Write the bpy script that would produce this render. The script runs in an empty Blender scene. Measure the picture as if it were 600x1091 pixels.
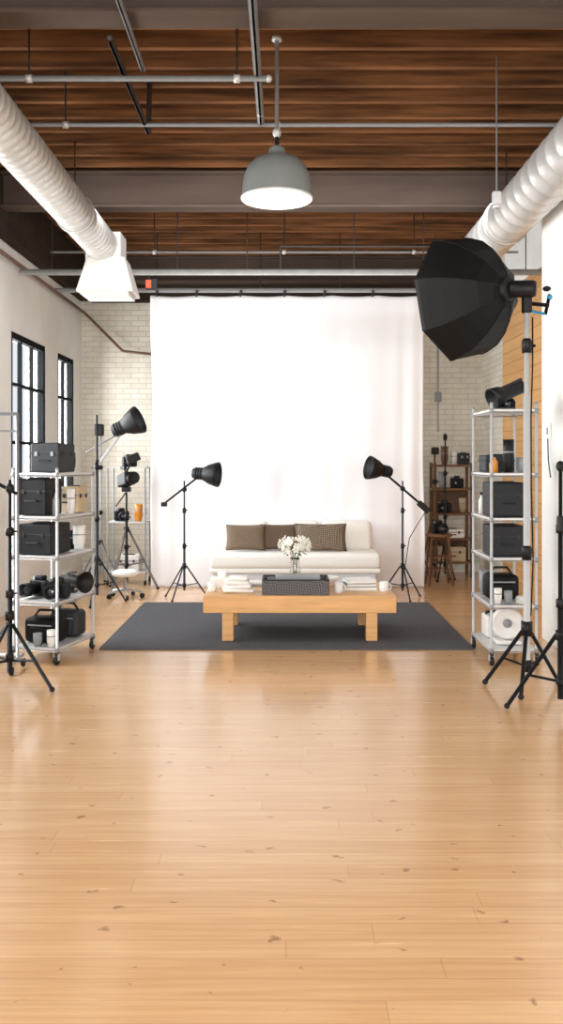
import bpy, bmesh, math, random
from mathutils import Vector, Matrix, Euler
random.seed(7)
scene = bpy.context.scene
scene.view_settings.view_transform = 'Standard'
scene.view_settings.look = 'None'

# ------------------------------------------------------------------ materials
def srgb(r, g, b):
    def f(c):
        c /= 255.0
        return c / 12.92 if c <= 0.04045 else ((c + 0.055) / 1.055) ** 2.4
    return (f(r), f(g), f(b), 1)

class NT:
    def __init__(s, name):
        s.m = bpy.data.materials.new(name); s.m.use_nodes = True
        s.t = s.m.node_tree; s.n = s.t.nodes; s.b = s.n['Principled BSDF']
    def add(s, typ, **kw):
        n = s.n.new(typ)
        for k, v in kw.items():
            if hasattr(n, k) and not k[0].isupper(): setattr(n, k, v)
            else: n.inputs[k.replace('_', ' ')].default_value = v
        return n
    def link(s, a, b): s.t.links.new(a, b)

def mat(name, col, rough=0.5, metal=0.0, var=0.08, scale=8.0, stretch=(1, 1, 1), bump=0.0, trans=0.0, emit=None, estr=0, spec=0.5, sheen=0):
    k = NT(name)
    tc = k.add('ShaderNodeTexCoord'); mp = k.add('ShaderNodeMapping'); mp.inputs['Scale'].default_value = stretch
    nz = k.add('ShaderNodeTexNoise'); nz.inputs['Scale'].default_value = scale; nz.inputs['Detail'].default_value = 4
    k.link(tc.outputs['Object'], mp.inputs[0]); k.link(mp.outputs[0], nz.inputs['Vector'])
    rp = k.add('ShaderNodeValToRGB')
    c = Vector(col[:3])
    rp.color_ramp.elements[0].position = 0.3; rp.color_ramp.elements[1].position = 0.7
    rp.color_ramp.elements[0].color = (*(c * (1 - var)), 1); rp.color_ramp.elements[1].color = (*[min(1, x * (1 + var)) for x in c], 1)
    k.link(nz.outputs['Fac'], rp.inputs[0]); k.link(rp.outputs[0], k.b.inputs['Base Color'])
    k.b.inputs['Roughness'].default_value = rough; k.b.inputs['Metallic'].default_value = metal
    k.b.inputs['Transmission Weight'].default_value = trans
    k.b.inputs['Specular IOR Level'].default_value = spec
    k.b.inputs['Sheen Weight'].default_value = sheen
    if emit: k.b.inputs['Emission Color'].default_value = emit; k.b.inputs['Emission Strength'].default_value = estr
    if bump:
        bp = k.add('ShaderNodeBump'); bp.inputs['Strength'].default_value = bump; bp.inputs['Distance'].default_value = 0.02
        k.link(nz.outputs['Fac'], bp.inputs['Height']); k.link(bp.outputs[0], k.b.inputs['Normal'])
    return k.m

def brick_mat(name, c1, c2, mortar, bw, rh, msize, axes, rough=0.7, bump=0.5, stretchn=(1, 1, 1)):
    k = NT(name)
    tc = k.add('ShaderNodeTexCoord'); sp = k.add('ShaderNodeSeparateXYZ'); cb = k.add('ShaderNodeCombineXYZ')
    k.link(tc.outputs['Object'], sp.inputs[0])
    k.link(sp.outputs[axes[0]], cb.inputs[0]); k.link(sp.outputs[axes[1]], cb.inputs[1])
    br = k.add('ShaderNodeTexBrick')
    k.link(cb.outputs[0], br.inputs['Vector'])
    br.inputs['Scale'].default_value = 1; br.inputs['Brick Width'].default_value = bw; br.inputs['Row Height'].default_value = rh
    br.inputs['Mortar Size'].default_value = msize; br.inputs['Mortar Smooth'].default_value = 0.3
    br.inputs['Color1'].default_value = c1; br.inputs['Color2'].default_value = c2; br.inputs['Mortar'].default_value = mortar
    mp = k.add('ShaderNodeMapping'); mp.inputs['Scale'].default_value = stretchn
    nz = k.add('ShaderNodeTexNoise'); nz.inputs['Scale'].default_value = 3; nz.inputs['Detail'].default_value = 6
    k.link(tc.outputs['Object'], mp.inputs[0]); k.link(mp.outputs[0], nz.inputs['Vector'])
    mx = k.add('ShaderNodeMix', data_type='RGBA', blend_type='MULTIPLY'); mx.inputs[0].default_value = 1
    rp = k.add('ShaderNodeValToRGB'); rp.color_ramp.elements[0].color = (.86, .84, .81, 1); rp.color_ramp.elements[1].color = (1, 1, 1, 1)
    rp.color_ramp.elements[0].position = .3; rp.color_ramp.elements[1].position = .6
    k.link(nz.outputs['Fac'], rp.inputs[0]); k.link(br.outputs['Color'], mx.inputs[6]); k.link(rp.outputs[0], mx.inputs[7])
    k.link(mx.outputs[2], k.b.inputs['Base Color'])
    k.b.inputs['Roughness'].default_value = rough
    bp = k.add('ShaderNodeBump'); bp.inputs['Strength'].default_value = bump; bp.inputs['Distance'].default_value = 0.01; bp.invert = True
    k.link(br.outputs['Fac'], bp.inputs['Height']); k.link(bp.outputs[0], k.b.inputs['Normal'])
    return k.m

def floor_material():
    k = NT('floor_wood')
    RH = .11
    tc = k.add('ShaderNodeTexCoord')
    sx = k.add('ShaderNodeSeparateXYZ'); k.link(tc.outputs['Object'], sx.inputs[0])
    dv = k.add('ShaderNodeMath', operation='DIVIDE'); dv.inputs[1].default_value = RH; k.link(sx.outputs[1], dv.inputs[0])
    fl = k.add('ShaderNodeMath', operation='FLOOR'); k.link(dv.outputs[0], fl.inputs[0])
    wn = k.add('ShaderNodeTexWhiteNoise', noise_dimensions='1D'); k.link(fl.outputs[0], wn.inputs['W'])
    ma = k.add('ShaderNodeMath', operation='MULTIPLY_ADD'); ma.inputs[1].default_value = 7.3; k.link(wn.outputs['Value'], ma.inputs[0]); k.link(sx.outputs[0], ma.inputs[2])
    cx = k.add('ShaderNodeCombineXYZ'); k.link(ma.outputs[0], cx.inputs[0]); k.link(sx.outputs[1], cx.inputs[1])
    br = k.add('ShaderNodeTexBrick'); k.link(cx.outputs[0], br.inputs['Vector'])
    br.offset = 0
    br.inputs['Scale'].default_value = 1; br.inputs['Brick Width'].default_value = 2.1; br.inputs['Row Height'].default_value = RH
    br.inputs['Mortar Size'].default_value = 0.0012; br.inputs['Mortar Smooth'].default_value = 0.4
    br.inputs['Color1'].default_value = srgb(224, 182, 136); br.inputs['Color2'].default_value = srgb(216, 171, 124); br.inputs['Mortar'].default_value = srgb(184, 138, 96)
    mp = k.add('ShaderNodeMapping'); mp.inputs['Scale'].default_value = (.9, 22, 1)
    nz = k.add('ShaderNodeTexNoise'); nz.inputs['Scale'].default_value = 2; nz.inputs['Detail'].default_value = 7; nz.inputs['Roughness'].default_value = .6
    k.link(cx.outputs[0], mp.inputs[0]); k.link(mp.outputs[0], nz.inputs['Vector'])
    rp = k.add('ShaderNodeValToRGB'); rp.color_ramp.elements[0].position = .3; rp.color_ramp.elements[1].position = .65
    rp.color_ramp.elements[0].color = (.85, .80, .74, 1); rp.color_ramp.elements[1].color = (1, 1, 1, 1)
    k.link(nz.outputs['Fac'], rp.inputs[0])
    m1 = k.add('ShaderNodeMix', data_type='RGBA', blend_type='MULTIPLY'); m1.inputs[0].default_value = 1
    k.link(br.outputs['Color'], m1.inputs[6]); k.link(rp.outputs[0], m1.inputs[7])
    # knots
    mp2 = k.add('ShaderNodeMapping'); mp2.inputs['Scale'].default_value = (1.0, 1.5, 1)
    dn = k.add('ShaderNodeTexNoise'); dn.inputs['Scale'].default_value = 22
    k.link(tc.outputs['Object'], dn.inputs['Vector'])
    va = k.add('ShaderNodeVectorMath', operation='SCALE'); va.inputs['Scale'].default_value = 0.07
    k.link(dn.outputs['Color'], va.inputs[0])
    vb = k.add('ShaderNodeVectorMath', operation='ADD'); k.link(tc.outputs['Object'], vb.inputs[0]); k.link(va.outputs[0], vb.inputs[1])
    k.link(vb.outputs[0], mp2.inputs[0])
    vo = k.add('ShaderNodeTexVoronoi'); vo.inputs['Scale'].default_value = 3.6; vo.voronoi_dimensions = '2D'
    k.link(mp2.outputs[0], vo.inputs['Vector'])
    sp = k.add('ShaderNodeSeparateColor'); k.link(vo.outputs['Color'], sp.inputs[0])
    th = k.add('ShaderNodeMath', operation='MULTIPLY'); th.inputs[1].default_value = 0.066; k.link(sp.outputs[0], th.inputs[0])
    gt = k.add('ShaderNodeMath', operation='SUBTRACT'); k.link(th.outputs[0], gt.inputs[0]); k.link(vo.outputs['Distance'], gt.inputs[1])
    mr = k.add('ShaderNodeMapRange'); mr.inputs['From Min'].default_value = -0.018; mr.inputs['From Max'].default_value = 0.028
    mr.inputs['To Max'].default_value = 0.62
    k.link(gt.outputs[0], mr.inputs['Value'])
    m2 = k.add('ShaderNodeMix', data_type='RGBA'); k.link(mr.outputs[0], m2.inputs[0]); k.link(m1.outputs[2], m2.inputs[6]); m2.inputs[7].default_value = srgb(118, 72, 40)
    k.link(m2.outputs[2], k.b.inputs['Base Color'])
    rr = k.add('ShaderNodeMapRange'); rr.inputs['To Min'].default_value = .18; rr.inputs['To Max'].default_value = .32
    k.link(nz.outputs['Fac'], rr.inputs['Value']); k.link(rr.outputs[0], k.b.inputs['Roughness'])
    k.b.inputs['Specular IOR Level'].default_value = .6
    k.b.inputs['Coat Weight'].default_value = .5; k.b.inputs['Coat Roughness'].default_value = .14
    bp = k.add('ShaderNodeBump'); bp.inputs['Strength'].default_value = .15; bp.inputs['Distance'].default_value = .002; bp.invert = True
    k.link(br.outputs['Fac'], bp.inputs['Height']); k.link(bp.outputs[0], k.b.inputs['Normal'])
    return k.m

def checker_mat(name, a, b, scale):
    k = NT(name)
    tc = k.add('ShaderNodeTexCoord'); ck = k.add('ShaderNodeTexChecker'); ck.inputs['Scale'].default_value = scale
    mp = k.add('ShaderNodeMapping'); mp.inputs['Rotation'].default_value = (0.3, .785, 0.2)
    k.link(tc.outputs['Object'], mp.inputs[0]); k.link(mp.outputs[0], ck.inputs['Vector'])
    ck.inputs['Color1'].default_value = a; ck.inputs['Color2'].default_value = b
    k.link(ck.outputs[0], k.b.inputs['Base Color']); k.b.inputs['Roughness'].default_value = .85
    return k.m

M = {}
M['floor'] = floor_material()
M['white_wall'] = mat('painted_plaster', srgb(236, 235, 231), .8, var=.03, scale=3)
M['brick_back'] = brick_mat('whitewashed_brick', srgb(233, 227, 214), srgb(225, 218, 203), srgb(209, 200, 184), .22, .075, .006, (0, 2))
M['brick_side'] = brick_mat('whitewashed_brick_side', srgb(233, 227, 214), srgb(225, 218, 203), srgb(209, 200, 184), .22, .075, .006, (1, 2))
M['panel'] = brick_mat('pine_panel', srgb(208, 162, 108), srgb(196, 148, 94), srgb(146, 104, 62), 2.5, .14, .004, (1, 2), .5, .3, (1, .5, 10))
M['joist'] = mat('joist_timber', srgb(112, 74, 45), .85, var=.6, scale=2.2, stretch=(.6, 4, 8), bump=.3, spec=.2)
M['deck'] = brick_mat('deck_boards', srgb(58, 38, 25), srgb(42, 28, 18), srgb(14, 9, 6), 2.4, .12, .006, (0, 1), .85, .4)
M['beam'] = mat('painted_steel_beam', srgb(80, 67, 59), .75, var=.15, scale=3, stretch=(.4, 2, 2), spec=.15)
M['darktimber'] = mat('dark_timber', srgb(50, 38, 29), .85, var=.3, scale=4, stretch=(.4, 2, 2), spec=.2)
M['galv'] = mat('galvanised_conduit', srgb(186, 184, 179), .45, .25, .1, 12)
M['pipe_dark'] = mat('dark_conduit', srgb(100, 92, 86), .5, .3, .1, 12)
M['pipe_red'] = mat('copper_brown_pipe', srgb(176, 138, 122), .55, .1, .1, 10)
M['duct'] = mat('duct_metal', srgb(210, 208, 204), .36, .4, .09, 6)
M['ductbox'] = mat('duct_wrap', srgb(216, 214, 210), .6, .0, .04, 5)
M['black'] = mat('black_plastic', srgb(18, 18, 20), .5, var=.15, scale=20, spec=.3)
M['blackfab'] = mat('black_nylon', srgb(13, 13, 14), .6, var=.2, scale=6, bump=.15, spec=.22)
M['dark'] = mat('dark_grey_plastic', srgb(44, 46, 50), .55, var=.1, scale=14, spec=.3)
M['case'] = mat('equipment_case_shell', srgb(30, 32, 36), .55, var=.12, scale=18, bump=.1, spec=.3)
M['grey'] = mat('grey_plastic', srgb(140, 142, 144), .5)
M['white'] = mat('white_plastic', srgb(232, 230, 226), .45, var=.03)
M['chrome'] = mat('chrome_steel', srgb(206, 206, 208), .28, .7, .05, 12)
M['silver'] = mat('painted_silver', srgb(208, 208, 208), .4, .2, .04, 12)
M['glass'] = mat('clear_glass', (1, 1, 1, 1), .03, 0, 0, trans=1)
M['lensglass'] = mat('lens_glass', srgb(20, 24, 40), .05, 0, 0, spec=1)
M['cloth'] = mat('white_muslin', srgb(240, 241, 244), .9, var=.012, scale=3, sheen=.1, bump=.08)
M['sofa'] = mat('white_upholstery', srgb(238, 235, 229), .9, var=.02, scale=40, bump=.05)
M['sofabase'] = mat('sofa_base_fabric', srgb(206, 210, 216), .9, var=.03, scale=40)
M['brown'] = mat('taupe_cushion', srgb(116, 98, 82), .9, var=.12, scale=60, bump=.15)
M['brown2'] = mat('dark_taupe_cushion', srgb(96, 78, 62), .9, var=.15, scale=60, bump=.15)
M['brownpat'] = checker_mat('woven_pattern_cushion', srgb(86, 71, 57), srgb(140, 124, 106), 60)
M['table'] = mat('oak_table', srgb(218, 166, 106), .38, var=.12, scale=3, stretch=(1, 12, 12), bump=.03)
M['rug'] = mat('charcoal_rug', srgb(90, 90, 94), .95, var=.2, scale=90, bump=.5, spec=.1)
M['weave'] = checker_mat('grey_weave', srgb(66, 64, 66), srgb(112, 110, 110), 70)
M['towel'] = mat('cotton_white', srgb(236, 234, 230), .9, var=.03, scale=30, bump=.2)
M['petal'] = mat('white_petals', srgb(240, 238, 226), .7, var=.04)
M['leaf'] = mat('green_stem', srgb(86, 110, 62), .6)
M['amber'] = mat('amber_bottle', srgb(206, 128, 40), .25)
M['kraft'] = mat('kraft_cardboard', srgb(190, 170, 140), .8)
M['shade'] = mat('enamel_grey_shade', srgb(138, 142, 140), .32, .25, .08, 6)
M['shadein'] = mat('enamel_white_inner', srgb(236, 230, 218), .5, emit=(1, .93, .82, 1), estr=.1)
M['bulb'] = mat('lamp_glass', (1, 1, 1, 1), .4, emit=(1, .93, .8, 1), estr=4)
M['exitred'] = mat('sign_red', srgb(216, 84, 36), .4, emit=srgb(216, 84, 36), estr=.15)
M['darkwood'] = mat('walnut_shelf', srgb(112, 78, 52), .6, var=.25, scale=4, stretch=(1, 6, 6))
M['frame'] = mat('black_window_frame', srgb(18, 20, 22), .8, spec=.1)
M['blue'] = mat('blue_knob', srgb(40, 150, 200), .4)
M['rubber'] = mat('rubber', srgb(32, 32, 34), .7, spec=.3)

# ------------------------------------------------------------------ builder
class B:
    def __init__(s, name, loc=(0, 0, 0), rotz=0.0):
        s.name = name; s.bm = bmesh.new(); s.mats = []; s.loc = loc; s.rotz = rotz
    def mi(s, m):
        if m not in s.mats: s.mats.append(m)
        return s.mats.index(m)
    def _merge(s, tmp, m, smooth, mtx=None):
        if mtx is not None: bmesh.ops.transform(tmp, matrix=mtx, verts=tmp.verts)
        i = s.mi(m)
        for f in tmp.faces: f.material_index = i; f.smooth = smooth
        me = bpy.data.meshes.new('t'); tmp.to_mesh(me); tmp.free(); s.bm.from_mesh(me); bpy.data.meshes.remove(me)
        return s
    def box(s, c, size, m, bev=0.0, rot=(0, 0, 0), seg=2, taper=None, smooth=False):
        t = bmesh.new(); bmesh.ops.create_cube(t, size=1)
        for v in t.verts:
            v.co = Vector((v.co.x * size[0], v.co.y * size[1], v.co.z * size[2]))
            if taper and v.co.z > 0: v.co.x *= taper[0]; v.co.y *= taper[1]
        if bev: bmesh.ops.bevel(t, geom=t.edges[:], offset=bev, segments=seg, affect='EDGES', profile=.5)
        return s._merge(t, m, smooth, Matrix.Translation(c) @ Euler(rot).to_matrix().to_4x4())
    def lathe(s, prof, o, axis, m, n=24, smooth=True, off=0.0, cap=False):
        t = bmesh.new(); rings = []
        for r, h in prof:
            if r <= 1e-5: rings.append([t.verts.new((0, 0, h))])
            else: rings.append([t.verts.new((r * math.cos(off + 2 * math.pi * i / n), r * math.sin(off + 2 * math.pi * i / n), h)) for i in range(n)])
        for a, b in zip(rings, rings[1:]):
            for i in range(n):
                j = (i + 1) % n
                if len(a) == 1 and len(b) == 1: continue
                if len(a) == 1: t.faces.new((a[0], b[i], b[j]))
                elif len(b) == 1: t.faces.new((a[i], a[j], b[0]))
                else: t.faces.new((a[i], a[j], b[j], b[i]))
        bmesh.ops.recalc_face_normals(t, faces=t.faces)
        q = Vector(axis).normalized().to_track_quat('Z', 'Y').to_matrix().to_4x4()
        return s._merge(t, m, smooth, Matrix.Translation(o) @ q)
    def tube(s, a, b, r, m, n=12, r2=None):
        a = Vector(a); b = Vector(b); L = (b - a).length
        if r2 is None: r2 = r
        return s.lathe([(0, 0), (r, 0), (r, 0), (r2, L), (r2, L), (0, L)], a, b - a, m, n)
    def path(s, pts, r, m, n=8):
        for a, b in zip(pts, pts[1:]): s.tube(a, b, r, m, n)
        for p in pts[1:-1]: s.ball(p, (r * 1.02,) * 3, m, 1)
        return s
    def ball(s, c, rad, m, sub=2, rot=(0, 0, 0)):
        t = bmesh.new(); bmesh.ops.create_icosphere(t, subdivisions=sub, radius=1)
        for v in t.verts: v.co = Vector((v.co.x * rad[0], v.co.y * rad[1], v.co.z * rad[2]))
        return s._merge(t, m, True, Matrix.Translation(c) @ Euler(rot).to_matrix().to_4x4())
    def pillow(s, c, w, h, t_, m, rot=(0, 0, 0), n=14):
        t = bmesh.new(); g = {}
        for side in (1, -1):
            for i in range(n + 1):
                for j in range(n + 1):
                    u = -1 + 2 * i / n; v = -1 + 2 * j / n
                    edge = i in (0, n) or j in (0, n)
                    if edge and side == -1: g[(side, i, j)] = g[(1, i, j)]; continue
                    th = side * t_ / 2 * (max(0, (1 - u ** 4) * (1 - v ** 4))) ** .5
                    k = 1 - .06 * (1 - abs(u) ** 2) * (abs(v) ** 3); k2 = 1 - .06 * (1 - abs(v) ** 2) * (abs(u) ** 3)
                    g[(side, i, j)] = t.verts.new((u * w / 2 * k2, th, v * h / 2 * k))
        for side in (1, -1):
            for i in range(n):
                for j in range(n):
                    try: t.faces.new((g[(side, i, j)], g[(side, i + 1, j)], g[(side, i + 1, j + 1)], g[(side, i, j + 1)]))
                    except ValueError: pass
        bmesh.ops.recalc_face_normals(t, faces=t.faces)
        return s._merge(t, m, True, Matrix.Translation(c) @ Euler(rot).to_matrix().to_4x4())
    def done(s):
        me = bpy.data.meshes.new(s.name); s.bm.to_mesh(me); s.bm.free()
        for m in s.mats: me.materials.append(m)
        o = bpy.data.objects.new(s.name, me); o.location = s.loc; o.rotation_euler = (0, 0, s.rotz)
        scene.collection.objects.link(o); return o

# ------------------------------------------------------------------ room shell
XL, XR, YB, YF, ZC = -2.91, 2.82, 12.8, -3.0, 4.45
B('floor').box(((XL + XR) / 2, (YB + YF) / 2, -.05), (XR - XL + .6, YB - YF + .4, .1), M['floor']).done()
b = B('wall_back'); b.box(((XL + XR) / 2, YB + .12, 2.4), (XR - XL + .5, .24, 4.8), M['brick_back']).done()
wins = [(0.2, 2.0), (3.2, 5.0), (6.4, 8.2), (9.5, 10.87), (11.45, 12.32)]
Z0, Z1 = 1.12, 2.98
b = B('wall_left'); T = .25; xc = XL - T / 2
y = YF
for a, c in wins:
    b.box((xc, (y + a) / 2, 2.4), (T, a - y, 4.8), M['white_wall'])
    b.box((xc, (a + c) / 2, Z0 / 2), (T, c - a, Z0), M['white_wall'])
    b.box((xc, (a + c) / 2, (Z1 + 4.8) / 2), (T, c - a, 4.8 - Z1), M['white_wall'])
    y = c
b.box((xc, (y + YB) / 2, 2.4), (T, YB - y, 4.8), M['white_wall']); b.done()
for i, (a, c) in enumerate(wins):
    w = B('window_%d' % (i + 1), (XL - .045, (a + c) / 2, (Z0 + Z1) / 2)); L = c - a; H = Z1 - Z0
    for yy in (-L / 2 + .035, L / 2 - .035): w.box((0, yy, 0), (.08, .07, H), M['frame'], .004)
    for zz in (-H / 2 + .035, H / 2 - .035): w.box((0, 0, zz), (.076, L - .04, .07), M['frame'], .004)
    nx = 2 if L < 1.2 else 3
    for q in range(1, nx): w.box((0, -L / 2 + L * q / nx, 0), (.045, .035, H), M['frame'])
    for q in (.36, .7): w.box((.004, 0, -H / 2 + H * q), (.045, L, .035), M['frame'])
    w.box((.07, 0, -H / 2 - .0), (.08, L + .06, .03), M['white'], .004)
    w.done()
b = B('wall_right')
b.box((XR + .12, 12.1, 2.4), (.24, 1.4, 4.8), M['brick_side'])
b.box((XR + .12, 4.2, 2.4), (.24, 14.4, 4.8), M['white_wall']); b.done()
B('trim_wood_panel').box((XR - .012, 9.7, 1.85), (.03, 3.4, 3.7), M['panel']).done()
B('wall_pier').box((2.56, 7.55, 2.04), (.5, .9, 4.08), M['white_wall'], .006).done()
B('baseboard_left').box((XL + .01, 4.9, .06), (.02, 15.7, .12), M['white_wall']).done()
B('baseboard_back').box(((XL + XR) / 2, YB - .01, .06), (XR - XL - .04, .02, .12), M['white_wall']).done()
B('ceiling').box(((XL + XR) / 2, (YB + YF) / 2, ZC + .25), (XR - XL + .5, YB - YF + .4, .1), M['deck']).done()
b = B('ceiling_joists', (0, 0, ZC + .1))
yy = -2.8
while yy < 12.7:
    b.box(((XL + XR) / 2, yy, random.uniform(-.006, .006)), (XR - XL - .01, .05, .2), M['joist'], .005)
    yy += .31
b.done()
for k, (yb, hh) in enumerate([(1.3, .36), (5.05, .1), (8.87, .36), (12.55, .36)]):
    b = B('ceiling_beam', (0, yb, 4.09))
    b.box(((XL + XR) / 2, 0, .18), (XR - XL - .02, .03, .34), M['beam'])
    b.box(((XL + XR) / 2, 0, .012), (XR - XL - .02, .2, .024), M['beam'], .004)
    b.box(((XL + XR) / 2, 0, .345), (XR - XL - .02, .2, .024), M['beam'], .004); b.done()
B('trim_ledger_left').box((XL + .06, 5, 4.16), (.12, 15.4, .6), M['darktimber'], .01).done()
B('trim_ledger_back').box(((XL + XR) / 2, YB - .06, 4.13), (XR - XL - .3, .12, .56), M['darktimber'], .01).done()

# ------------------------------------------------------------------ ducts
def duct(name, x, z, r, y0, y1, right=False):
    d = B(name, (x, y0, z)); prof = []; h = 0; L = y1 - y0
    prof.append((r * .9, 0)); prof.append((r * .9, 0))
    while h < L:
        prof += [(r, h), (r + .004, h + .008), (r, h + .016)]
        h += .11 if not right else .22
    prof += [(r, L), (r, L), (0, L)]
    d.lathe(prof, (0, 0, 0), (0, 1, 0), M['duct'], 40)
    for yy in [L * .35, L * .55, L * .9]:
        d.lathe([(r + .003, 0), (r + .014, 0), (r + .014, .04), (r + .003, .04)], (0, yy, 0), (0, 1, 0), M['galv'], 40)
        c = B('duct_hanger_cable', (x, y0 + yy + .02, z + r + .014)); c.tube((0, 0, 0), (0, 0, ZC - z - r - .014), .006, M['pipe_dark'], 6).done()
    return d
d = duct('air_duct', -1.87, 3.8, .165, -2.5, 9.1)
LX = 11.6
t = d
t.box((0.02, LX + .16, -.02), (.36, .34, .30), M['ductbox'], .01)
t.box((0.05, LX + .14, -.31), (.58, .48, .36), M['ductbox'], .012, taper=(.66, .72))
t.box((0.05, LX + .14, -.5), (.48, .4, .05), M['ductbox'], .008)
t.done()
duct('air_duct', 2.05, 3.8, .205, -2.5, 9.4, True).done()

# ------------------------------------------------------------------ pipes
def hang(b, x, y, z, top=ZC): b.tube((x, y, z), (x, y, top), .006, M['pipe_dark'], 6); b.lathe([(.0, -.02), (.026, -.02), (.026, .02), (0, .02)], (x, y, z), (1, 0, 0), M['galv'], 12)
b = B('ceiling_conduit'); b.tube((-2.7, 6.52, 4.05), (2.75, 6.52, 4.05), .016, M['silver'])
for x in (-1.6, -.05, 2.4): hang(b, x, 6.52, 4.05)
b.done()
b = B('ceiling_conduit'); b.tube((-2.7, 5.66, 4.02), (-.1, 5.66, 4.02), .02, M['galv']); b.ball((-.1, 5.66, 4.02), (.024, .024, .024), M['galv'])
for x in (-1.62, -.3): hang(b, x, 5.66, 4.02)
b.done()
b = B('ceiling_conduit'); b.tube((-.17, -2, 4.05), (-.17, 6.46, 4.05), .026, M['galv']); hang(b, -.17, 6.3, 4.05); hang(b, -.17, 3.3, 4.05); b.done()
b = B('ceiling_conduit'); b.tube((-.87, 1.5, 4.06), (-.89, 5.62, 4.06), .018, M['galv']); hang(b, -.88, 4.0, 4.06); b.done()
b = B('ceiling_conduit'); b.path([(-1.02, 5.2, 4.06), (-1.02, 6.7, 4.06), (-1.02, 6.75, 4.45)], .02, M['pipe_dark']); b.done()
b = B('lighting_pipe'); b.tube((-2.85, 9.6, 3.62), (2.78, 9.6, 3.62), .034, M['galv'], 16)
for x in (-2.5, -1.15, -.4, .75, 1.5, 2.6): hang(b, x, 9.6, 3.62)
b.path([(-.04, 9.6, 3.64), (-.04, 9.6, 3.9), (.9, 9.6, 3.9), (1.6, 9.6, 3.9)], .01, M['pipe_dark'])
b.done()
b = B('backdrop_pipe'); b.tube((-2.88, 11.2, 3.73), (2.8, 11.2, 3.73), .03, M['silver'], 16)
for x in (-2.4, -1.6, -.3, .7, 1.9): hang(b, x, 11.2, 3.73)
b.done()
b = B('ceiling_conduit'); b.tube((-2.7, 10.3, 4.0), (2.7, 10.3, 4.0), .014, M['galv'])
for x in (-1.5, 0, 1.5): hang(b, x, 10.3, 4.0)
b.done()
b = B('wall_pipe'); b.path([(-2.84, 7.5, 3.69), (-2.84, 12.7, 3.69), (-2.3, 12.7, 3.15), (-1.85, 12.7, 3.1), (-1.3, 12.7, 3.1)], .02, M['pipe_red'], 10); b.done()
b = B('wall_conduit'); b.path([(2.2, 12.76, 3.7), (2.2, 12.76, 2.0)], .015, M['silver']); b.box((2.2, 12.75, 2.5), (.09, .06, .14), M['grey'], .006); b.done()
b = B('hanging_sensor', (1.5, 6.3, 3.42)); b.tube((0, 0, .05), (0, 0, 1.03), .006, M['silver'], 6); b.box((0, 0, .03), (.06, .05, .09), M['silver'], .008)
b.lathe([(0, 0), (.03, 0), (.022, .03), (0, .03)], (0, 0, -.04), (0, 0, 1), M['silver'], 16); b.done()
b = B('exit_sign', (-1.46, 9.6, 3.43)); b.box((0, -.02, .06), (.06, .03, .09), M['exitred'], .006); b.box((0, .0, .13), (.02, .02, .05), M['black']); b.box((0.03, .0, .06), (.12, .02, .12), M['dark'], .004); b.done()

# ------------------------------------------------------------------ pendant
PX, PY, PZ = -.05, 6.0, 3.35
b = B('pendant_lamp', (PX, PY, PZ))
out = [(.236, 0), (.238, .012), (.235, .03), (.232, .09), (.22, .16), (.195, .22), (.15, .265), (.09, .29), (.06, .298), (.055, .33), (.05, .345), (.03, .36), (.0, .362)]
b.lathe(out, (0, 0, 0), (0, 0, 1), M['shade'], 48)
b.lathe([(.236, 0), (.225, .002), (.222, .08), (.208, .15), (.18, .21), (.13, .25), (.0, .27)], (0, 0, 0), (0, 0, 1), M['shadein'], 48)
b.lathe([(.238, .0), (.243, .004), (.243, .014), (.236, .018)], (0, 0, 0), (0, 0, 1), M['silver'], 48)
b.lathe([(0, .07), (.05, .09), (.07, .13), (.055, .18), (.03, .22), (.03, .27)], (0, 0, 0), (0, 0, 1), M['bulb'], 20)
b.tube((0, 0, .36), (0, 0, .48), .014, M['dark']); b.ball((0, 0, .45), (.03, .03, .035), M['galv'])
b.tube((0, 0, .46), (0, 0, 1.1), .014, M['galv']); b.lathe([(0, 0), (.035, 0), (.03, .03), (0, .03)], (0, 0, 1.07), (0, 0, 1), M['galv'], 16)
b.done()

# ------------------------------------------------------------------ backdrop
def backdrop():
    me = bpy.data.meshes.new('backdrop_curtain'); bm = bmesh.new()
    W, H = 3.42, 3.66; nx, nz = 240, 90; g = []
    def yoff(x, s):
        a = .3 + .7 * s
        v = .009 * math.sin(x * 4.1 + 1 + .9 * s) + .005 * math.sin(x * 9.3 + 2.2 - 1.4 * s) + .0026 * math.sin(x * 21 + 4 * s)
        v += .0025 * math.sin(x * 5 + s * 23) * math.sin(x * 2.2 + 1)
        e = max(0, abs(x) - 1.3) / .41
        v += .018 * e * math.sin(x * 27 + s)
        return v * a
    for j in range(nz + 1):
        s = 1 - j / nz; row = []
        for i in range(nx + 1):
            x = -W / 2 + W * i / nx
            z = H * j / nz
            if j > nz - 9: z -= .016 * abs(math.sin(x * 5.6)) * (j - nz + 9) / 9
            xx = x * (1 + .006 * math.sin(z * 2.1)) + .006 * math.sin(z * 3.3)
            row.append(bm.verts.new((xx, yoff(x, s) - .02 * (s ** 3), z + .004)))
        g.append(row)
    for j in range(nz):
        for i in range(nx): bm.faces.new((g[j][i], g[j][i + 1], g[j + 1][i + 1], g[j + 1][i])).smooth = True
    bm.to_mesh(me); bm.free(); me.materials.append(M['cloth'])
    o = bpy.data.objects.new('backdrop_curtain', me); o.location = (.04, 11.2, .0); scene.collection.objects.link(o)
    sm = o.modifiers.new('s', 'SOLIDIFY'); sm.thickness = .004
backdrop()
b = B('backdrop_clips', (0, 11.2, 3.68))
for x in (-1.6, -1.1, -.55, 0, .5, 1.1, 1.68):
    b.box((x, -.045, -.01), (.025, .025, .06), M['dark'], .006); b.box((x + .01, -.06, .03), (.035, .02, .025), M['dark'], .004, rot=(0, .5, 0))
b.done()

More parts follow.
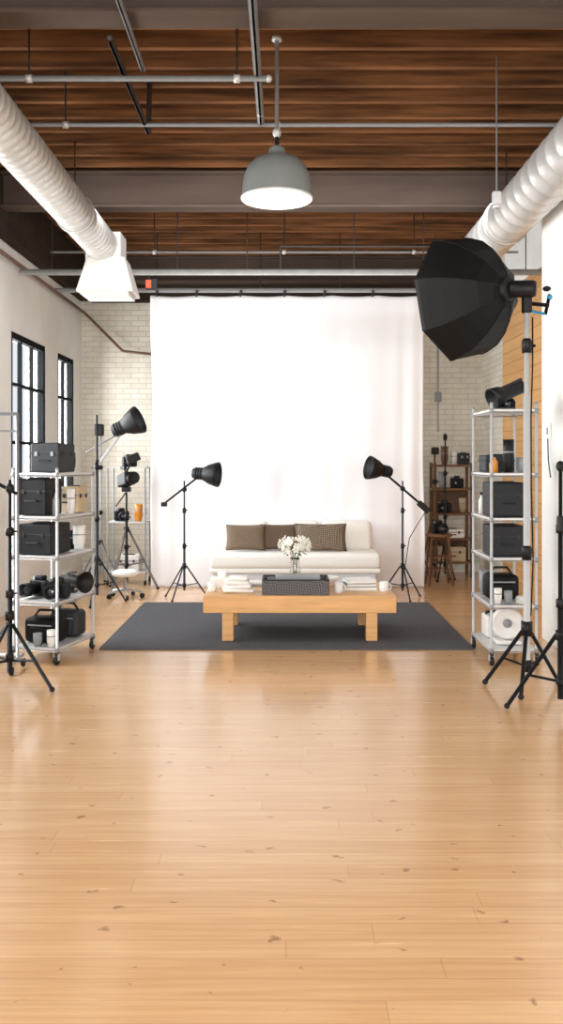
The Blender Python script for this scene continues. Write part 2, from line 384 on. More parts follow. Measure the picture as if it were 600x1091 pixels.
# ------------------------------------------------------------------ rug
b = B('area_rug', (0.02, 8.72, 0)); b.box((0, 0, .008), (3.16, 2.44, .015), M['rug'], .005); b.done()

# ------------------------------------------------------------------ sofa
b = B('sofa', (.125, 10.68, 0))
for x in (-.9, .9):
    for y in (-.3, .3): b.tube((x, y, 0), (x, y, .09), .02, M['darkwood'], 10, .028)
b.box((0, .0, .2), (1.9, .74, .24), M['sofabase'], .03, seg=3, smooth=True)
b.box((0, -.0, .315), (1.98, .8, .06), M['sofa'], .025, seg=3, smooth=True)
for x in (-.495, .495):
    b.box((x, -.02, .43), (.995, .78, .18), M['sofa'], .055, seg=5, smooth=True)
b.box((0, .33, .55), (1.9, .14, .5), M['sofa'], .05, seg=4, smooth=True)
for x, w in ((-.63, .62), (0, .62), (.63, .62)):
    b.box((x, .21, .675), (w, .17, .37), M['sofa'], .07, rot=(-.16, 0, 0), seg=5, smooth=True)
b.done()
def cushion(x, y, z, w, h, t, m, rot):
    c = B('throw_pillow', (x, y, z)); c.pillow((0, 0, 0), w, h, t, m, rot); c.done()
cushion(-.46, 10.58, .68, .47, .31, .13, M['brown'], (-.2, 0, 0))
cushion(-.06, 10.64, .68, .46, .31, .12, M['brown2'], (-.2, 0, 0))
cushion(.43, 10.55, .685, .62, .33, .13, M['brownpat'], (-.2, 0, 0))

# ------------------------------------------------------------------ coffee table
TZ = .395 + .016
b = B('coffee_table', (.135, 8.22, .016))
W, D = 1.69, .86
b.box((0, 0, .32), (W, D, .15), M['table'], .006)
for x in (-.63, .63):
    for y in (-.37, .37): b.box((x, y, .123), (.1, .1, .246), M['table'], .005)
b.box((0, .37, .16), (1.16, .03, .06), M['table'], .004)
b.done()
b = B('woven_basket', (.1, 8.0, TZ)); w, dd, h = .58, .34, .13
for s in (-1, 1):
    b.box((s * w / 2, 0, h / 2), (.015, dd, h), M['weave'], .004); b.box((0, s * dd / 2, h / 2), (w, .015, h), M['weave'], .004)
    b.tube((-w / 2, s * dd / 2, h), (w / 2, s * dd / 2, h), .008, M['dark'], 8); b.tube((s * w / 2, -dd / 2, h), (s * w / 2, dd / 2, h), .008, M['dark'], 8)
b.box((0, 0, .01), (w, dd, .012), M['weave'])
b.box((-.02, 0, .1), (w * .8, dd * .8, .05), M['weave'], .01); b.box((.02, .02, .14), (.4, .24, .03), M['grey'], .006)
b.done()
b = B('flower_vase', (.1, 8.38, TZ))
b.lathe([(0, .0), (.045, 0), (.05, .01), (.052, .1), (.045, .2), (.04, .25), (.046, .27), (.042, .27), (.036, .25), (.041, .2), (.047, .1), (.045, .02), (0, .015)], (0, 0, 0), (0, 0, 1), M['glass'], 28)
for i in range(9):
    a = i * .7; b.path([(.012 * math.cos(a), .012 * math.sin(a), .03), (.02 * math.cos(a), .02 * math.sin(a), .26), (.07 * math.cos(a), .06 * math.sin(a), .36)], .003, M['leaf'], 5)
for i in range(36):
    th = random.uniform(0, 6.28); ph = math.acos(random.uniform(-.45, 1)); rr = random.uniform(.85, 1.15)
    c = Vector((.14 * rr * math.sin(ph) * math.cos(th), .1 * math.sin(ph) * math.sin(th), .375 + .08 * rr * math.cos(ph)))
    dirn = (c - Vector((0, 0, .36))).normalized()
    q = dirn.to_track_quat('Z', 'Y')
    for p in range(6):
        a = p * 6.283 / 6
        v = q @ Vector((math.cos(a) * .02, math.sin(a) * .02, .008))
        b.ball(c + v, (.022, .011, .006), M['petal'], 1, tuple(Euler((q.to_matrix() @ Matrix.Rotation(a, 3, 'Z') @ Matrix.Rotation(-.5, 3, 'Y')).to_euler())))
    b.ball(c + dirn * .008, (.007, .007, .007), M['petal'], 1)
for i in range(5):
    a = i * 1.25 + .2; b.ball((.09 * math.cos(a), .08 * math.sin(a), .31), (.04, .014, .005), M['leaf'], 1, (0, .5, a))
b.done()
b = B('folded_napkins', (-.42, 8.05, TZ))
for i in range(4): b.box((random.uniform(-.01, .01), 0, .02 + .034 * i), (.28 - .03 * i, .22 - .015 * i, .034), M['towel'], .015, rot=(0, random.uniform(-.03, .03), random.uniform(-.15, .15)), seg=3, smooth=True)
b.done()
b = B('tissue_box', (-.58, 8.35, TZ)); b.box((0, 0, .045), (.22, .14, .09), M['white'], .01); b.pillow((0, 0, .11), .09, .08, .04, M['towel']); b.done()
def mug(x, y, z, r=.042, h=.09):
    b = B('coffee_mug', (x, y, z)); b.lathe([(0, 0), (r * .85, 0), (r, .01), (r, h), (r * .9, h), (r * .88, .012), (0, .01)], (0, 0, 0), (0, 0, 1), M['white'], 20)
    pts = [(r + .022 * math.sin(t), 0, h * .5 + .028 * math.cos(t)) for t in [i * math.pi / 6 for i in range(7)]]
    b.path(pts, .006, M['white'], 8); b.done()
mug(.485, 7.98, TZ); mug(.9, 8.05, TZ); mug(-.655, 8.05, TZ, .036)
b = B('book_stack', (.69, 8.2, TZ))
for i, (w_, c_) in enumerate(((.3, 'white'), (.27, 'grey'), (.25, 'white'))):
    b.box((0, 0, .018 + .032 * i), (w_, .22, .02), M['towel'], rot=(0, 0, .1 * i)); 
    b.box((0, 0, .03 + .032 * i), (w_ + .01, .23, .004), M[c_], rot=(0, 0, .1 * i)); b.box((0, 0, .004 + .032 * i), (w_ + .01, .23, .004), M[c_], rot=(0, 0, .1 * i)); b.box((-w_ / 2 * math.cos(.1 * i), -w_ / 2 * math.sin(.1 * i), .017 + .032 * i), (.005, .23, .03), M[c_], rot=(0, 0, .1 * i))
b.done()
b = B('serving_bowl', (.4, 8.4, TZ)); b.lathe([(0, 0), (.05, 0), (.055, .01), (.1, .06), (.115, .09), (.108, .09), (.09, .055), (.04, .02), (0, .018)], (0, 0, 0), (0, 0, 1), M['white'], 28); b.done()
b = B('picture_tray', (-.24, 8.45, TZ)); b.box((0, 0, .01), (.36, .2, .02), M['grey'], .004); b.box((0, 0, .03), (.3, .16, .02), M['white'], .004); b.done()

# ------------------------------------------------------------------ stands
def tripod(b, h, spread, zc, yaws, m, r=.014):
    b.tube((0, 0, .1), (0, 0, h * .45), r * 1.25, m); b.tube((0, 0, h * .45), (0, 0, h * .75), r, m); b.tube((0, 0, h * .75), (0, 0, h), r * .8, m)
    for z in (h * .45, h * .75):
        b.lathe([(0, -.03), (r * 1.9, -.03), (r * 1.9, .02), (r, .03), (0, .03)], (0, 0, z), (0, 0, 1), M['black'], 14)
        b.tube((0, 0, z), (r * 3.4, 0, z), r * .5, M['black'], 8)
    b.lathe([(0, -.03), (r * 2.1, -.03), (r * 2.1, .03), (0, .03)], (0, 0, zc), (0, 0, 1), M['black'], 14)
    b.lathe([(0, -.02), (r * 1.9, -.02), (r * 1.9, .02), (0, .02)], (0, 0, zc * .42), (0, 0, 1), M['black'], 14)
    return b
def legs(b, spread, zc, yaws, m, r=.009, brace=True):
    for a in yaws:
        c, s = math.cos(a), math.sin(a)
        b.tube((c * .025, s * .025, zc), (c * spread, s * spread, r + .006), r, m, 8)
        b.ball((c * spread, s * spread, r + .008), (r * 1.5, r * 1.5, r + .006), M['rubber'], 2)
        if brace: b.tube((c * .02, s * .02, zc * .42), (c * spread * .55, s * spread * .55, zc * .46), r * .7, m, 6)

def reflector_head(b, o, d, k=1.0):
    o = Vector(o); d = Vector(d).normalized()
    b.lathe([(0, -.13 * k), (.05 * k, -.13 * k), (.065 * k, -.11 * k), (.068 * k, .0), (.08 * k, .005 * k), (.09 * k, .03 * k), (.11 * k, .06 * k), (.14 * k, .15 * k), (.145 * k, .18 * k), (.137 * k, .18 * k), (.13 * k, .15 * k), (.085 * k, .07 * k), (0, .06 * k)], o, d, M['black'], 28)
    b.lathe([(.128 * k, .15 * k), (.084 * k, .074 * k), (0, .065 * k)], o + d * .001, d, M['dark'], 28)
    b.ball(o + d * .09 * k, (.03 * k,) * 3, M['grey'], 2)
    for i in range(3): b.lathe([(.066 * k, 0), (.074 * k, .0), (.074 * k, .01), (.066 * k, .01)], o - d * (.03 + .03 * i) * k, d, M['dark'], 20)

b = B('studio_light', (-1.15, 10.25, 0)); H = 1.36
tripod(b, H, .25, .38, None, M['dark'], .011); legs(b, .27, .38, (0.3, 2.6, 4.3), M['dark'], .009)
b.tube((-.24, -.02, 1.09), (.18, 0, 1.42), .011, M['black']); b.ball((0, 0, 1.26), (.03, .03, .03), M['black'])
b.box((-.23, -.02, 1.09), (.07, .04, .05), M['black'], .01)
reflector_head(b, (.22, 0, 1.44), (.9, -.2, -.05), 1.0); b.done()
b = B('studio_light', (1.36, 10.25, 0)); H = 1.36
tripod(b, H, .25, .38, None, M['dark'], .011); legs(b, .27, .38, (0.6, 2.9, 4.9), M['dark'], .009)
b.tube((.28, 0, 1.03), (-.22, 0, 1.46), .013, M['black']); b.box((.24, 0, 1.06), (.16, .05, .07), M['black'], .012, rot=(0, .72, 0)); b.ball((0, 0, 1.27), (.03, .03, .03), M['black'])
b.path([(.28, 0, 1.03), (.2, .02, .9), (.08, .01, .7), (.02, .02, .3)], .005, M['black'], 6)
reflector_head(b, (-.24, 0, 1.48), (-.86, -.28, .18), .95); b.done()
b = B('studio_light', (-2.08, 9.9, 0)); H = 2.1
tripod(b, H, .3, .5, None, M['black'], .013); legs(b, .33, .5, (0.5, 2.6, 4.7), M['black'], .01)
b.tube((-.06, 0, 1.45), (.26, 0, 1.88), .014, M['silver']); b.ball((0, 0, 1.52), (.035, .035, .035), M['black'])
reflector_head(b, (.3, 0, 1.97), (.86, -.15, .38), 1.1); b.done()

# octabox stand
b = B('octagonal_softbox', (1.70, 6.25, 0))
b.tube((0, 0, .1), (0, 0, 2.05), .024, M['silver'], 16); b.tube((0, 0, 2.05), (0, 0, 2.66), .018, M['silver'], 16)
for z in (.95, 2.4): b.lathe([(0, -.05), (.034, -.05), (.036, .03), (.026, .05), (0, .05)], (0, 0, z), (0, 0, 1), M['black'], 16)
b.tube((0, 0, 2.4), (.06, 0, 2.4), .01, M['black'])
b.lathe([(0, -.05), (.04, -.05), (.04, .05), (0, .05)], (0, 0, .42), (0, 0, 1), M['black'], 16)
b.lathe([(0, -.04), (.036, -.04), (.036, .04), (0, .04)], (0, 0, .16), (0, 0, 1), M['black'], 16)
for tx, ty in ((-.27, .1), (-.12, -.3), (.26, .14)):
    b.tube((tx * .1, ty * .1, .4), (tx, ty, .022), .014, M['black'], 8); b.ball((tx, ty, .02), (.022, .022, .02), M['rubber'])
    b.tube((tx * .08, ty * .08, .16), (tx * .55, ty * .55, .2), .008, M['black'], 8)
hub = Vector((-.135, .02, 2.80)); n = Vector((-.64, .76, -.02)).normalized()
prof = [(.07, 0.0), (.14, .02), (.24, .08), (.33, .16), (.41, .26), (.455, .37), (.47, .42), (.47, .45), (.46, .45), (.445, .41)]
b.lathe(prof, hub, n, M['blackfab'], 8, False, .18)
b.lathe([(.45, .425), (0, .41)], hub, n, M['towel'], 8, False, .18)
q = n.to_track_quat('Z', 'Y')
for i in range(8):
    a = .18 + i * math.pi / 4
    pts = [hub + q @ Vector(((r_ + .003) * math.cos(a), (r_ + .003) * math.sin(a), h_)) for r_, h_ in prof[:8]]
    b.path([tuple(p) for p in pts], .003, M['dark'], 6)
b.lathe([(0, -.03), (.075, -.03), (.085, -.01), (.085, .02), (.07, .03)], hub, n, M['black'], 28)
nb = Vector((-.9, .35, .05)).normalized()
b.lathe([(0, -.2), (.05, -.2), (.06, -.18), (.06, -.03), (0, -.0)], hub, nb, M['black'], 24)
b.box((.0, 0, 2.69), (.06, .07, .12), M['black'], .01)
b.tube((-.02, 0, 2.7), (.15, -.02, 2.68), .014, M['black']); b.tube((.13, 0, 2.62), (.16, 0, 2.76), .012, M['black']); b.ball((.16, 0, 2.74), (.02, .02, .02), M['blue'])
b.tube((.02, -.02, 2.64), (.12, -.02, 2.62), .009, M['blue']); b.ball((.14, 0, 2.8), (.03, .025, .02), M['black'])
b.path([(0.04, 0, 2.6), (.05, .03, 2.3), (.035, .02, 1.9), (.04, .03, 1.4), (.05, .02, .9), (.04, .04, .5)], .005, M['black'], 6)
b.done()
b = B('light_stand', (1.735, 5.6, 0)); tripod(b, 1.56, 0, .5, None, M['black'], .015); legs(b, .33, .5, (2.75, 4.6, .3), M['black'], .013)
b.ball((0, 0, 1.56), (.03, .03, .035), M['black']); b.box((0, -.02, 1.2), (.05, .06, .1), M['black'], .01); b.done()
b = B('light_stand', (-1.94, 6.3, 0)); tripod(b, 1.46, 0, .5, None, M['black'], .015); legs(b, .38, .44, (-.45, 2.6, 4.3), M['black'], .013)
b.tube((-.25, 0, 1.52), (.05, -.0, 1.36), .013, M['black']); b.ball((0, 0, 1.4), (.032, .032, .04), M['black']); b.done()
b = B('garment_rack', (-2.4, 6.78, 0))
for x in (-.37, .37):
    b.tube((x, 0, .08), (x, 0, 1.95), .013, M['chrome']); b.tube((x, -.15, .09), (x, .15, .09), .013, M['chrome'])
    for y in (-.15, .15): b.lathe([(0, -.012), (.03, -.012), (.03, .012), (0, .012)], (x, y, .03), (1, 0, 0), M['rubber'], 16); b.tube((x, y, .04), (x, y, .09), .008, M['chrome'])
b.tube((-.37, 0, 1.95), (.37, 0, 1.95), .013, M['chrome']); b.tube((-.37, 0, .12), (.37, 0, .12), .013, M['chrome']); b.tube((-.37, 0, 1.82), (.37, 0, 1.82), .008, M['chrome'])
b.done()

# ------------------------------------------------------------------ racks
def rack(name, loc, rz, w, d, zs, top):
    b = B(name, loc, rz)
    for x in (-w / 2, w / 2):
        for y in (-d / 2, d / 2):
            b.tube((x, y, .1), (x, y, top), .0115, M['silver'], 12); b.ball((x, y, top), (.015, .015, .01), M['grey'])
            b.box((x, y, .085), (.03, .03, .03), M['dark'], .004)
            b.lathe([(0, -.013), (.032, -.013), (.034, 0), (.032, .013), (0, .013)], (x + .0, y - .01, .034), (1, 0, 0), M['rubber'], 18)
            for s in (-.018, .018): b.box((x + s, y - .005, .06), (.004, .03, .05), M['silver'])
    for z in zs:
        b.box((0, 0, z - .008), (w - .01, d - .01, .008), M['silver'])
        for x in (-w / 2, w / 2): b.tube((x, -d / 2, z - .03), (x, d / 2, z - .03), .005, M['chrome'], 8); b.box((x, 0, z - .012), (.012, d, .018), M['silver'], .002)
        for y in (-d / 2, d / 2): b.tube((-w / 2, y, z - .03), (w / 2, y, z - .03), .005, M['chrome'], 8); b.box((0, y, z - .012), (w, .012, .018), M['silver'], .002)
        for x in (-w / 2, w / 2):
            for y in (-d / 2, d / 2): b.lathe([(0, -.035), (.018, -.035), (.018, .0), (0, .0)], (x, y, z), (0, 0, 1), M['grey'], 12)
    b.done()
    c, s = math.cos(rz), math.sin(rz)
    return lambda x, y, z: (loc[0] + c * x - s * y, loc[1] + s * x + c * y, z + .001)

def case(loc, rz, w, d, h, m='case', latch=True):
    b = B('equipment_case', loc, rz)
    b.box((0, 0, h / 2), (w, d, h), M[m], .012); b.box((0, 0, h * .66), (w + .006, d + .006, .012), M['dark'] if m not in ('white', 'kraft') else M['grey'], .002)
    for x in (-w * .28, w * .28): b.box((x, -d / 2 - .004, h * .64), (.025, .01, .035), M['grey'] if m == 'dark' else M['dark'], .003)
    b.path([(-.05, -d / 2 - .0, h * .4), (-.05, -d / 2 - .02, h * .4), (.05, -d / 2 - .02, h * .4), (.05, -d / 2, h * .4)], .006, M['dark'], 8)
    for y in (-d * .28, d * .28): b.box((w / 2 + .003, y, h * .64), (.01, .025, .035), M['dark'], .003)
    b.box((0, 0, h + .004), (w * .5, d * .3, .008), M['dark'], .002)
    b.done()
def camera(loc, rz, k=1.0):
    b = B('camera', loc, rz)
    b.box((0, 0, .05 * k), (.14 * k, .06 * k, .1 * k), M['black'], .012 * k, seg=3); b.box((0, 0, .11 * k), (.06 * k, .055 * k, .035 * k), M['black'], .01 * k)
    b.box((.055 * k, -.02 * k, .05 * k), (.035 * k, .05 * k, .095 * k), M['rubber'], .012 * k)
    b.lathe([(0, 0), (.036 * k, 0), (.036 * k, .05 * k), (.042 * k, .06 * k), (.042 * k, .12 * k), (.036 * k, .12 * k), (.033 * k, .1 * k), (0, .095 * k)], (-.01 * k, -.03 * k, .05 * k), (0, -1, 0), M['black'], 20)
    b.lathe([(.031 * k, 0), (.02 * k, .008 * k), (0, .01 * k)], (-.01 * k, -.128 * k, .05 * k), (0, -1, 0), M['lensglass'], 20)
    b.tube((-.05 * k, 0, .1 * k), (-.05 * k, 0, .115 * k), .012 * k, M['grey']); b.done()
def lens(loc, h=.14, r=.04, m='black', name='camera_lens'):
    b = B(name, loc)
    b.lathe([(0, 0), (r * .8, 0), (r * .82, h * .2), (r, h * .25), (r, h * .5), (r * 1.03, h * .52), (r * 1.03, h * .7), (r, h * .72), (r * 1.05, h), (r * .9, h), (r * .85, h * .93), (0, h * .92)], (0, 0, 0), (0, 0, 1), M[m], 22)
    b.lathe([(r * 1.035, 0), (r * 1.05, .005), (r * 1.035, .01)], (0, 0, h * .6), (0, 0, 1), M['grey'], 22); b.done()
def bottle(loc, h=.14, r=.025, m='amber'):
    b = B('bottle', loc); b.lathe([(0, 0), (r, 0), (r, h * .6), (r * .4, h * .75), (r * .4, h * .85)], (0, 0, 0), (0, 0, 1), M[m], 16)
    b.lathe([(r * .5, 0), (r * .5, h * .15), (0, h * .15)], (0, 0, h * .85), (0, 0, 1), M['black'], 14); b.done()
def bag(loc, rz, w, d, h, m='blackfab'):
    b = B('camera_bag', loc, rz); b.box((0, 0, h / 2), (w, d, h), M[m], .04, seg=4, smooth=True); b.box((0, -d / 2, h * .4), (w * .6, .04, h * .5), M[m], .015, seg=3)
    b.path([(-w * .4, 0, h * .9), (-w * .2, 0, h + .05), (w * .2, 0, h + .05), (w * .4, 0, h * .9)], .01, M['dark'], 8)
    b.box((0, -d / 2 - .01, h * .72), (w * .7, .01, .012), M['grey'], .002); b.done()
def coil(loc, r=.09, m='black'):
    b = B('cable_coil', loc)
    for k in range(4):
        rr = r * (1 - .1 * (k % 2)); z = .008 + .013 * k
        pts = [(rr * math.cos(a), rr * math.sin(a), z) for a in [i * 2 * math.pi / 16 for i in range(17)]]
        b.path(pts, .007, M[m], 6)
    b.done()
def studio_flash(loc, rz, k=1, m='black', name='studio_flash'):
    b = B(name, loc, rz)
    b.lathe([(0, -.12 * k), (.05 * k, -.12 * k), (.055 * k, -.1 * k), (.055 * k, .08 * k), (.09 * k, .16 * k), (.085 * k, .16 * k), (.05 * k, .09 * k), (0, .085 * k)], (0, 0, .092 * k), (0, -1, .0), M[m], 22)
    b.box((0, .02 * k, .02 * k), (.03 * k, .05 * k, .04 * k), M['dark'], .004); b.box((0, .02 * k, .006), (.09 * k, .09 * k, .012), M['dark'], .004)
    b.tube((0, .06 * k, .15 * k), (0, -.04 * k, .17 * k), .008 * k, M['dark']); b.done()

zl = (.13, .49, .85, 1.16, 1.5)
R = rack('storage_rack', (-1.885, 7.31, 0), -.242, .38, .62, zl, 1.53)
rz = -.242
case(R(.03, -.08, 1.5), rz, .25, .28, .23, 'dark'); studio_flash(R(-.11, .2, 1.5), rz + 1.8, 1.0)
case(R(-.05, -.14, 1.16), rz, .24, .28, .29, 'black'); case(R(.08, .19, 1.16), rz, .16, .18, .22, 'kraft'); bottle(R(.12, -.2, 1.16), .2, .028, 'grey'); lens(R(.13, .04, 1.16), .2, .03, 'white'); lens(R(-.08, .2, 1.16), .26, .05)
case(R(-.03, -.12, .85), rz, .3, .34, .24); lens(R(.12, .2, .85), .2, .05, 'white', 'paper_roll'); lens(R(.03, .24, .85), .15, .045); lens(R(-.06, .2, .85), .2, .03, 'grey')
camera(R(.09, -.1, .49), rz + .2, 1.3); camera(R(-.1, -.04, .49), rz - .2, 1.3); studio_flash(R(.06, .2, .49), rz + 1.2, 1.0)
bag(R(-.03, -.08, .13), rz, .3, .2, .2); lens(R(.12, -.27, .13), .13, .035, 'white'); lens(R(.0, -.27, .13), .1, .035, 'grey'); bag(R(.03, .18, .13), rz, .26, .18, .22, 'dark')

zr = (.13, .47, .84, 1.15, 1.5, 2.0)
R = rack('storage_rack', (1.79, 7.28, 0), 0, .35, .66, zr, 2.04)
b = B('strobe_light', R(-.02, -.08, 2.0), 0)
b.box((0, 0, .012), (.16, .14, .022), M['dark'], .004); b.tube((0, 0, .02), (.0, 0, .09), .016, M['black'])
b.lathe([(0, -.16), (.05, -.16), (.06, -.14), (.06, .03), (.075, .05), (.09, .14), (.082, .14), (.06, .06), (0, .05)], (.02, 0, .14), (-.85, -.25, -.38), M['black'], 24)
b.box((.06, .0, .21), (.2, .05, .02), M['dark'], .006, rot=(0, -.45, .2)); b.tube((.12, 0, .14), (.12, 0, .22), .012, M['dark']); b.done()
camera(R(.02, .2, 2.0), .3, 1.2)
bottle(R(-.13, -.25, 1.5), .14, .024); bottle(R(-.12, -.12, 1.5), .12, .024); lens(R(-.02, -.24, 1.5), .26, .042); lens(R(.09, -.2, 1.5), .12, .04, 'grey'); case(R(-.02, .16, 1.5), 0, .24, .26, .14, 'dark')
case(R(-.02, -.11, 1.15), 0, .28, .34, .27); lens(R(.0, .18, 1.15), .2, .05, 'white'); bottle(R(-.13, .22, 1.15), .18, .025, 'white')
case(R(-.03, -.12, .84), 0, .27, .32, .24); case(R(0, .2, .84), 0, .22, .2, .2, 'kraft')
bag(R(-.02, .02, .47), 0, .26, .22, .2); lens(R(-.11, -.27, .47), .12, .03, 'white'); lens(R(-.03, -.27, .47), .1, .032, 'grey'); coil(R(.09, -.25, .47), .05, 'white'); lens(R(-.1, .24, .47), .2, .045, 'grey')
b = B('floor_fan', R(0, -.12, .13)); b.lathe([(0, -.07), (.09, -.07), (.125, -.04), (.13, 0), (.125, .04), (.11, .06), (.1, .05), (0, .03)], (0, 0, .16), (-.2, -1, .1), M['white'], 28)
b.lathe([(0, 0), (.035, 0), (.03, .02), (0, .025)], (-.01, -.05, .165), (-.2, -1, .1), M['grey'], 18); b.box((0, 0, .015), (.2, .16, .03), M['white'], .01); b.tube((0, .02, .02), (0, .02, .12), .02, M['white'])
b.done()
b = B('power_pack', R(0, .18, .13)); b.box((0, 0, .09), (.24, .22, .18), M['white'], .02, seg=3); b.tube((-.1, 0, .2), (.1, 0, .2), .012, M['dark']); b.tube((-.1, 0, .17), (-.1, 0, .2), .01, M['dark']); b.tube((.1, 0, .17), (.1, 0, .2), .01, M['dark']); b.done()
b = B('wall_switch', (2.31, 7.75, 1.85)); b.box((-.012, 0, 0), (.02, .1, .14), M['white'], .004); b.box((-.024, 0, 0), (.006, .03, .06), M['grey'], .002); b.path([(-.02, 0, -.06), (-.03, -.05, -.25), (-.04, -.15, -.4)], .005, M['dark'], 6); b.done()

# ------------------------------------------------------------------ background clutter left
b = B('utility_cart', (-2.02, 11.6, 0))
for x in (-.24, .24):
    for y in (-.2, .2): b.tube((x, y, .05), (x, y, 1.5), .011, M['grey'], 8); b.lathe([(0, -.012), (.03, -.012), (.03, .012), (0, .012)], (x, y, .03), (1, 0, 0), M['rubber'], 14)
for z in (.16, .8, 1.5):
    b.box((0, 0, z), (.5, .42, .015), M['silver'], .003)
b.done()
camera((-2.12, 11.6, .809), .4, 1.3); lens((-1.88, 11.5, .809), .22, .05, 'amber', 'storage_jar'); case((-2.02, 11.6, .169), 0, .3, .28, .2, 'white')
camera((-2.02, 11.6, 1.509), .5, 1.3)
b = B('video_camera_tripod', (-1.93, 10.9, 0)); tripod(b, 1.2, 0, .75, None, M['black'], .016); legs(b, .38, .75, (.2, 2.3, 4.4), M['pipe_dark'], .014)
b.box((0, 0, 1.24), (.1, .14, .06), M['black'], .01); b.box((0, -.02, 1.36), (.14, .3, .16), M['black'], .02, rot=(-.15, 0, .5)); b.lathe([(0, 0), (.05, 0), (.05, .12), (.075, .2), (.07, .2), (0, .12)], (.05, -.12, 1.37), (.45, -.9, .1), M['black'], 20)
b.box((-.04, .02, 1.5), (.04, .16, .04), M['black'], .01, rot=(0, 0, .5)); b.tube((-.02, .05, 1.44), (-.04, .05, 1.52), .01, M['black']); b.tube((0, .05, 1.22), (-.18, .26, 1.02), .01, M['black'])
b.box((.08, .0, 1.62), (.16, .12, .1), M['black'], .015, rot=(0, -.4, .3)); b.tube((0, 0, 1.45), (.07, 0, 1.6), .012, M['black']); b.done()
b = B('light_stand', (-2.45, 11.9, 0)); tripod(b, 2.0, 0, .5, None, M['grey'], .012); legs(b, .28, .5, (.9, 3.0, 5.1), M['grey'], .01)
b.tube((-.2, 0, 1.7), (.25, 0, 1.95), .01, M['grey']); b.box((-.02, 0, 2.0), (.12, .1, .16), M['black'], .02); b.done()
b = B('rolling_stool', (-1.85, 10.35, 0))
for i in range(5):
    a = i * 2 * math.pi / 5; b.tube((0, 0, .1), (.2 * math.cos(a), .2 * math.sin(a), .07), .014, M['chrome'], 8); b.lathe([(0, -.012), (.028, -.012), (.028, .012), (0, .012)], (.2 * math.cos(a), .2 * math.sin(a), .028), (math.sin(a), -math.cos(a), 0), M['rubber'], 14)
b.tube((0, 0, .08), (0, 0, .25), .022, M['chrome']); b.lathe([(0, 0), (.12, 0), (.15, .02), (.15, .05), (.12, .07), (0, .075)], (0, 0, .25), (0, 0, 1), M['white'], 28); b.done()

# ------------------------------------------------------------------ background clutter right
b = B('wooden_shelf', (2.3, 12.3, 0)); 
for x in (-.25, .25):
    for y in (-.16, .16): b.box((x, y, .78), (.04, .04, 1.56), M['darkwood'], .004)
for z in (.2, .52, .86, 1.2, 1.52): b.box((0, 0, z), (.54, .36, .03), M['darkwood'], .004)
b.box((0, .17, .36), (.5, .012, .32), M['darkwood']); b.box((0, .17, 1.03), (.5, .012, .32), M['darkwood'])
b.done()
case((2.28, 12.25, .536), 0, .34, .26, .12, 'white'); case((2.28, 12.25, .216), 0, .38, .26, .2, 'kraft'); camera((2.2, 12.25, .877), -.3, 1.3); camera((2.38, 12.3, 1.217), -.2, 1.3)
lens((2.45, 12.25, .877), .2, .05, 'kraft', 'storage_jar'); lens((2.17, 12.25, 1.217), .22, .05, 'grey', 'storage_jar'); lens((2.2, 12.25, 1.537), .25, .05, 'darkwood', 'storage_jar'); lens((2.33, 12.25, 1.537), .18, .045, 'white', 'storage_jar'); case((2.47, 12.3, 1.537), 0, .14, .2, .16, 'dark')
b = B('light_stand', (1.84, 12.3, 0)); tripod(b, 2.0, 0, .5, None, M['pipe_dark'], .014); legs(b, .16, .5, (1.6, 3.7, 5.8), M['pipe_dark'], .01); b.box((0, 0, 1.95), (.1, .08, .12), M['black'], .02); b.done()
b = B('light_stand', (2.0, 11.85, 0)); tripod(b, 1.75, 0, .5, None, M['darkwood'], .016); legs(b, .2, .9, (0, 3.1, 4.7), M['darkwood'], .014, False); b.box((0, -.02, 1.72), (.09, .14, .1), M['black'], .02); b.done()
b = B('light_stand', (2.12, 11.75, 0)); tripod(b, 1.9, 0, .5, None, M['dark'], .013); legs(b, .16, .5, (.5, 2.0, 5.2), M['dark'], .01, False); b.ball((0, 0, 1.9), (.03, .03, .05), M['black']); b.done()
b = B('wooden_stool', (1.98, 11.42, 0))
for x in (-.13, .13):
    for y in (-.13, .13): b.tube((x * 1.15, y * 1.15, 0), (x * .8, y * .8, .62), .016, M['darkwood'], 8)
for z in (.2, .36):
    for s in (-.13, .13): b.tube((-.13, s, z), (.13, s, z), .01, M['darkwood'], 6); b.tube((s, -.13, z), (s, .13, z), .01, M['darkwood'], 6)
b.lathe([(0, 0), (.16, 0), (.17, .015), (.16, .035), (0, .04)], (0, 0, .62), (0, 0, 1), M['darkwood'], 24); b.done()
camera((1.98, 11.42, .661), .3, 1.3)

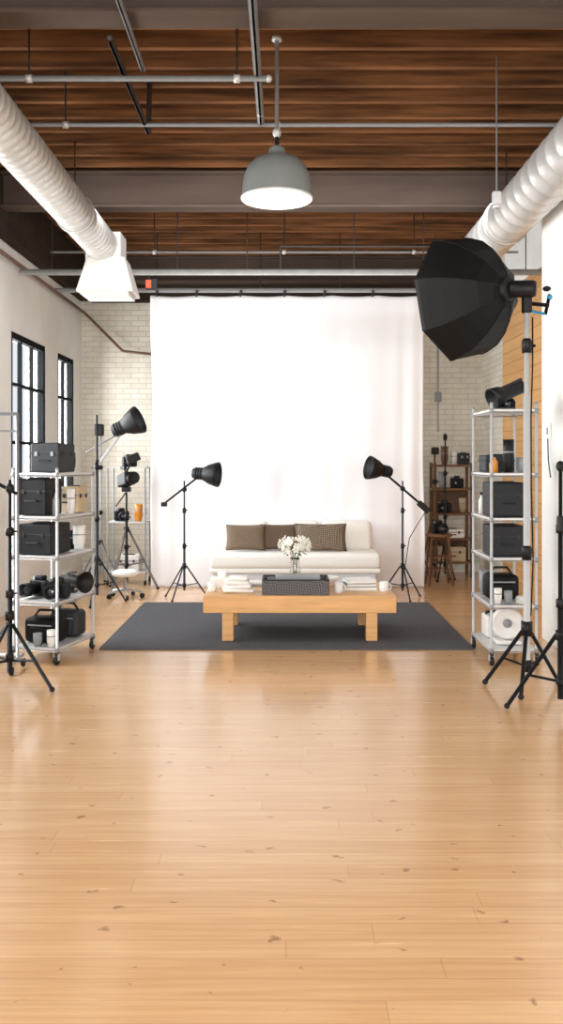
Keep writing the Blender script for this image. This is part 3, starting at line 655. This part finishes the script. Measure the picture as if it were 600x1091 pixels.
# ------------------------------------------------------------------ lights
def area(name, loc, rot, sx, sy, p, col=(1, 1, 1)):
    l = bpy.data.lights.new(name, 'AREA'); l.shape = 'RECTANGLE'; l.size = sx; l.size_y = sy; l.energy = p; l.color = col
    o = bpy.data.objects.new(name, l); o.location = loc; o.rotation_euler = rot; scene.collection.objects.link(o)
def spot(name, loc, tgt, p, ang, blend, col, r=.05):
    l = bpy.data.lights.new(name, 'SPOT'); l.energy = p; l.spot_size = ang; l.spot_blend = blend; l.color = col; l.shadow_soft_size = r
    o = bpy.data.objects.new(name, l); o.location = loc; o.rotation_euler = (Vector(tgt) - Vector(loc)).to_track_quat('-Z', 'Y').to_euler(); scene.collection.objects.link(o)
area('rear_fill_light', (0, -2.6, 2.2), (math.radians(90), 0, 0), 5.2, 3.4, 450, (1, .99, .98))  # added fill behind the camera at the open rear, no window modelled there
for i, (a, c) in enumerate(wins):
    area('window_light', (XL - .4, (a + c) / 2, 2.05), (0, math.radians(-90), 0), 1.8, c - a, (115 if a > 6 else 45) * (c - a), (.96, .985, 1))
area('backdrop_fill_light', (0, 8.2, 3.95), (math.radians(58), 0, 0), 4.4, .35, 44, (.97, .985, 1))  # added fill lamp without a fixture, brightens the backdrop cloth
spot('spot_lamp', (.1, 9.9, 3.85), (.1, 11.2, 3.0), 10, 1.0, 1, (1, .88, .72))
l = bpy.data.lights.new('pendant_bulb', 'POINT'); l.energy = 25; l.color = (1, .9, .75); l.shadow_soft_size = .07
o = bpy.data.objects.new('pendant_bulb', l); o.location = (PX, PY, PZ + .02); scene.collection.objects.link(o)

w = bpy.data.worlds.new('world'); scene.world = w; w.use_nodes = True
bg = w.node_tree.nodes['Background']; bg.inputs[0].default_value = (.86, .93, 1, 1); bg.inputs[1].default_value = .95

# ------------------------------------------------------------------ camera
cam = bpy.data.cameras.new('camera_main'); co = bpy.data.objects.new('camera_main', cam); scene.collection.objects.link(co)
co.location = (0, 0, 1.6); co.rotation_euler = (math.pi / 2, 0, 0)
cam.sensor_width = 36; cam.lens = 36 * 950 / 1091; cam.shift_x = -3 / 1091; cam.shift_y = -55.5 / 1091
cam.clip_start = .05; cam.clip_end = 100
scene.camera = co
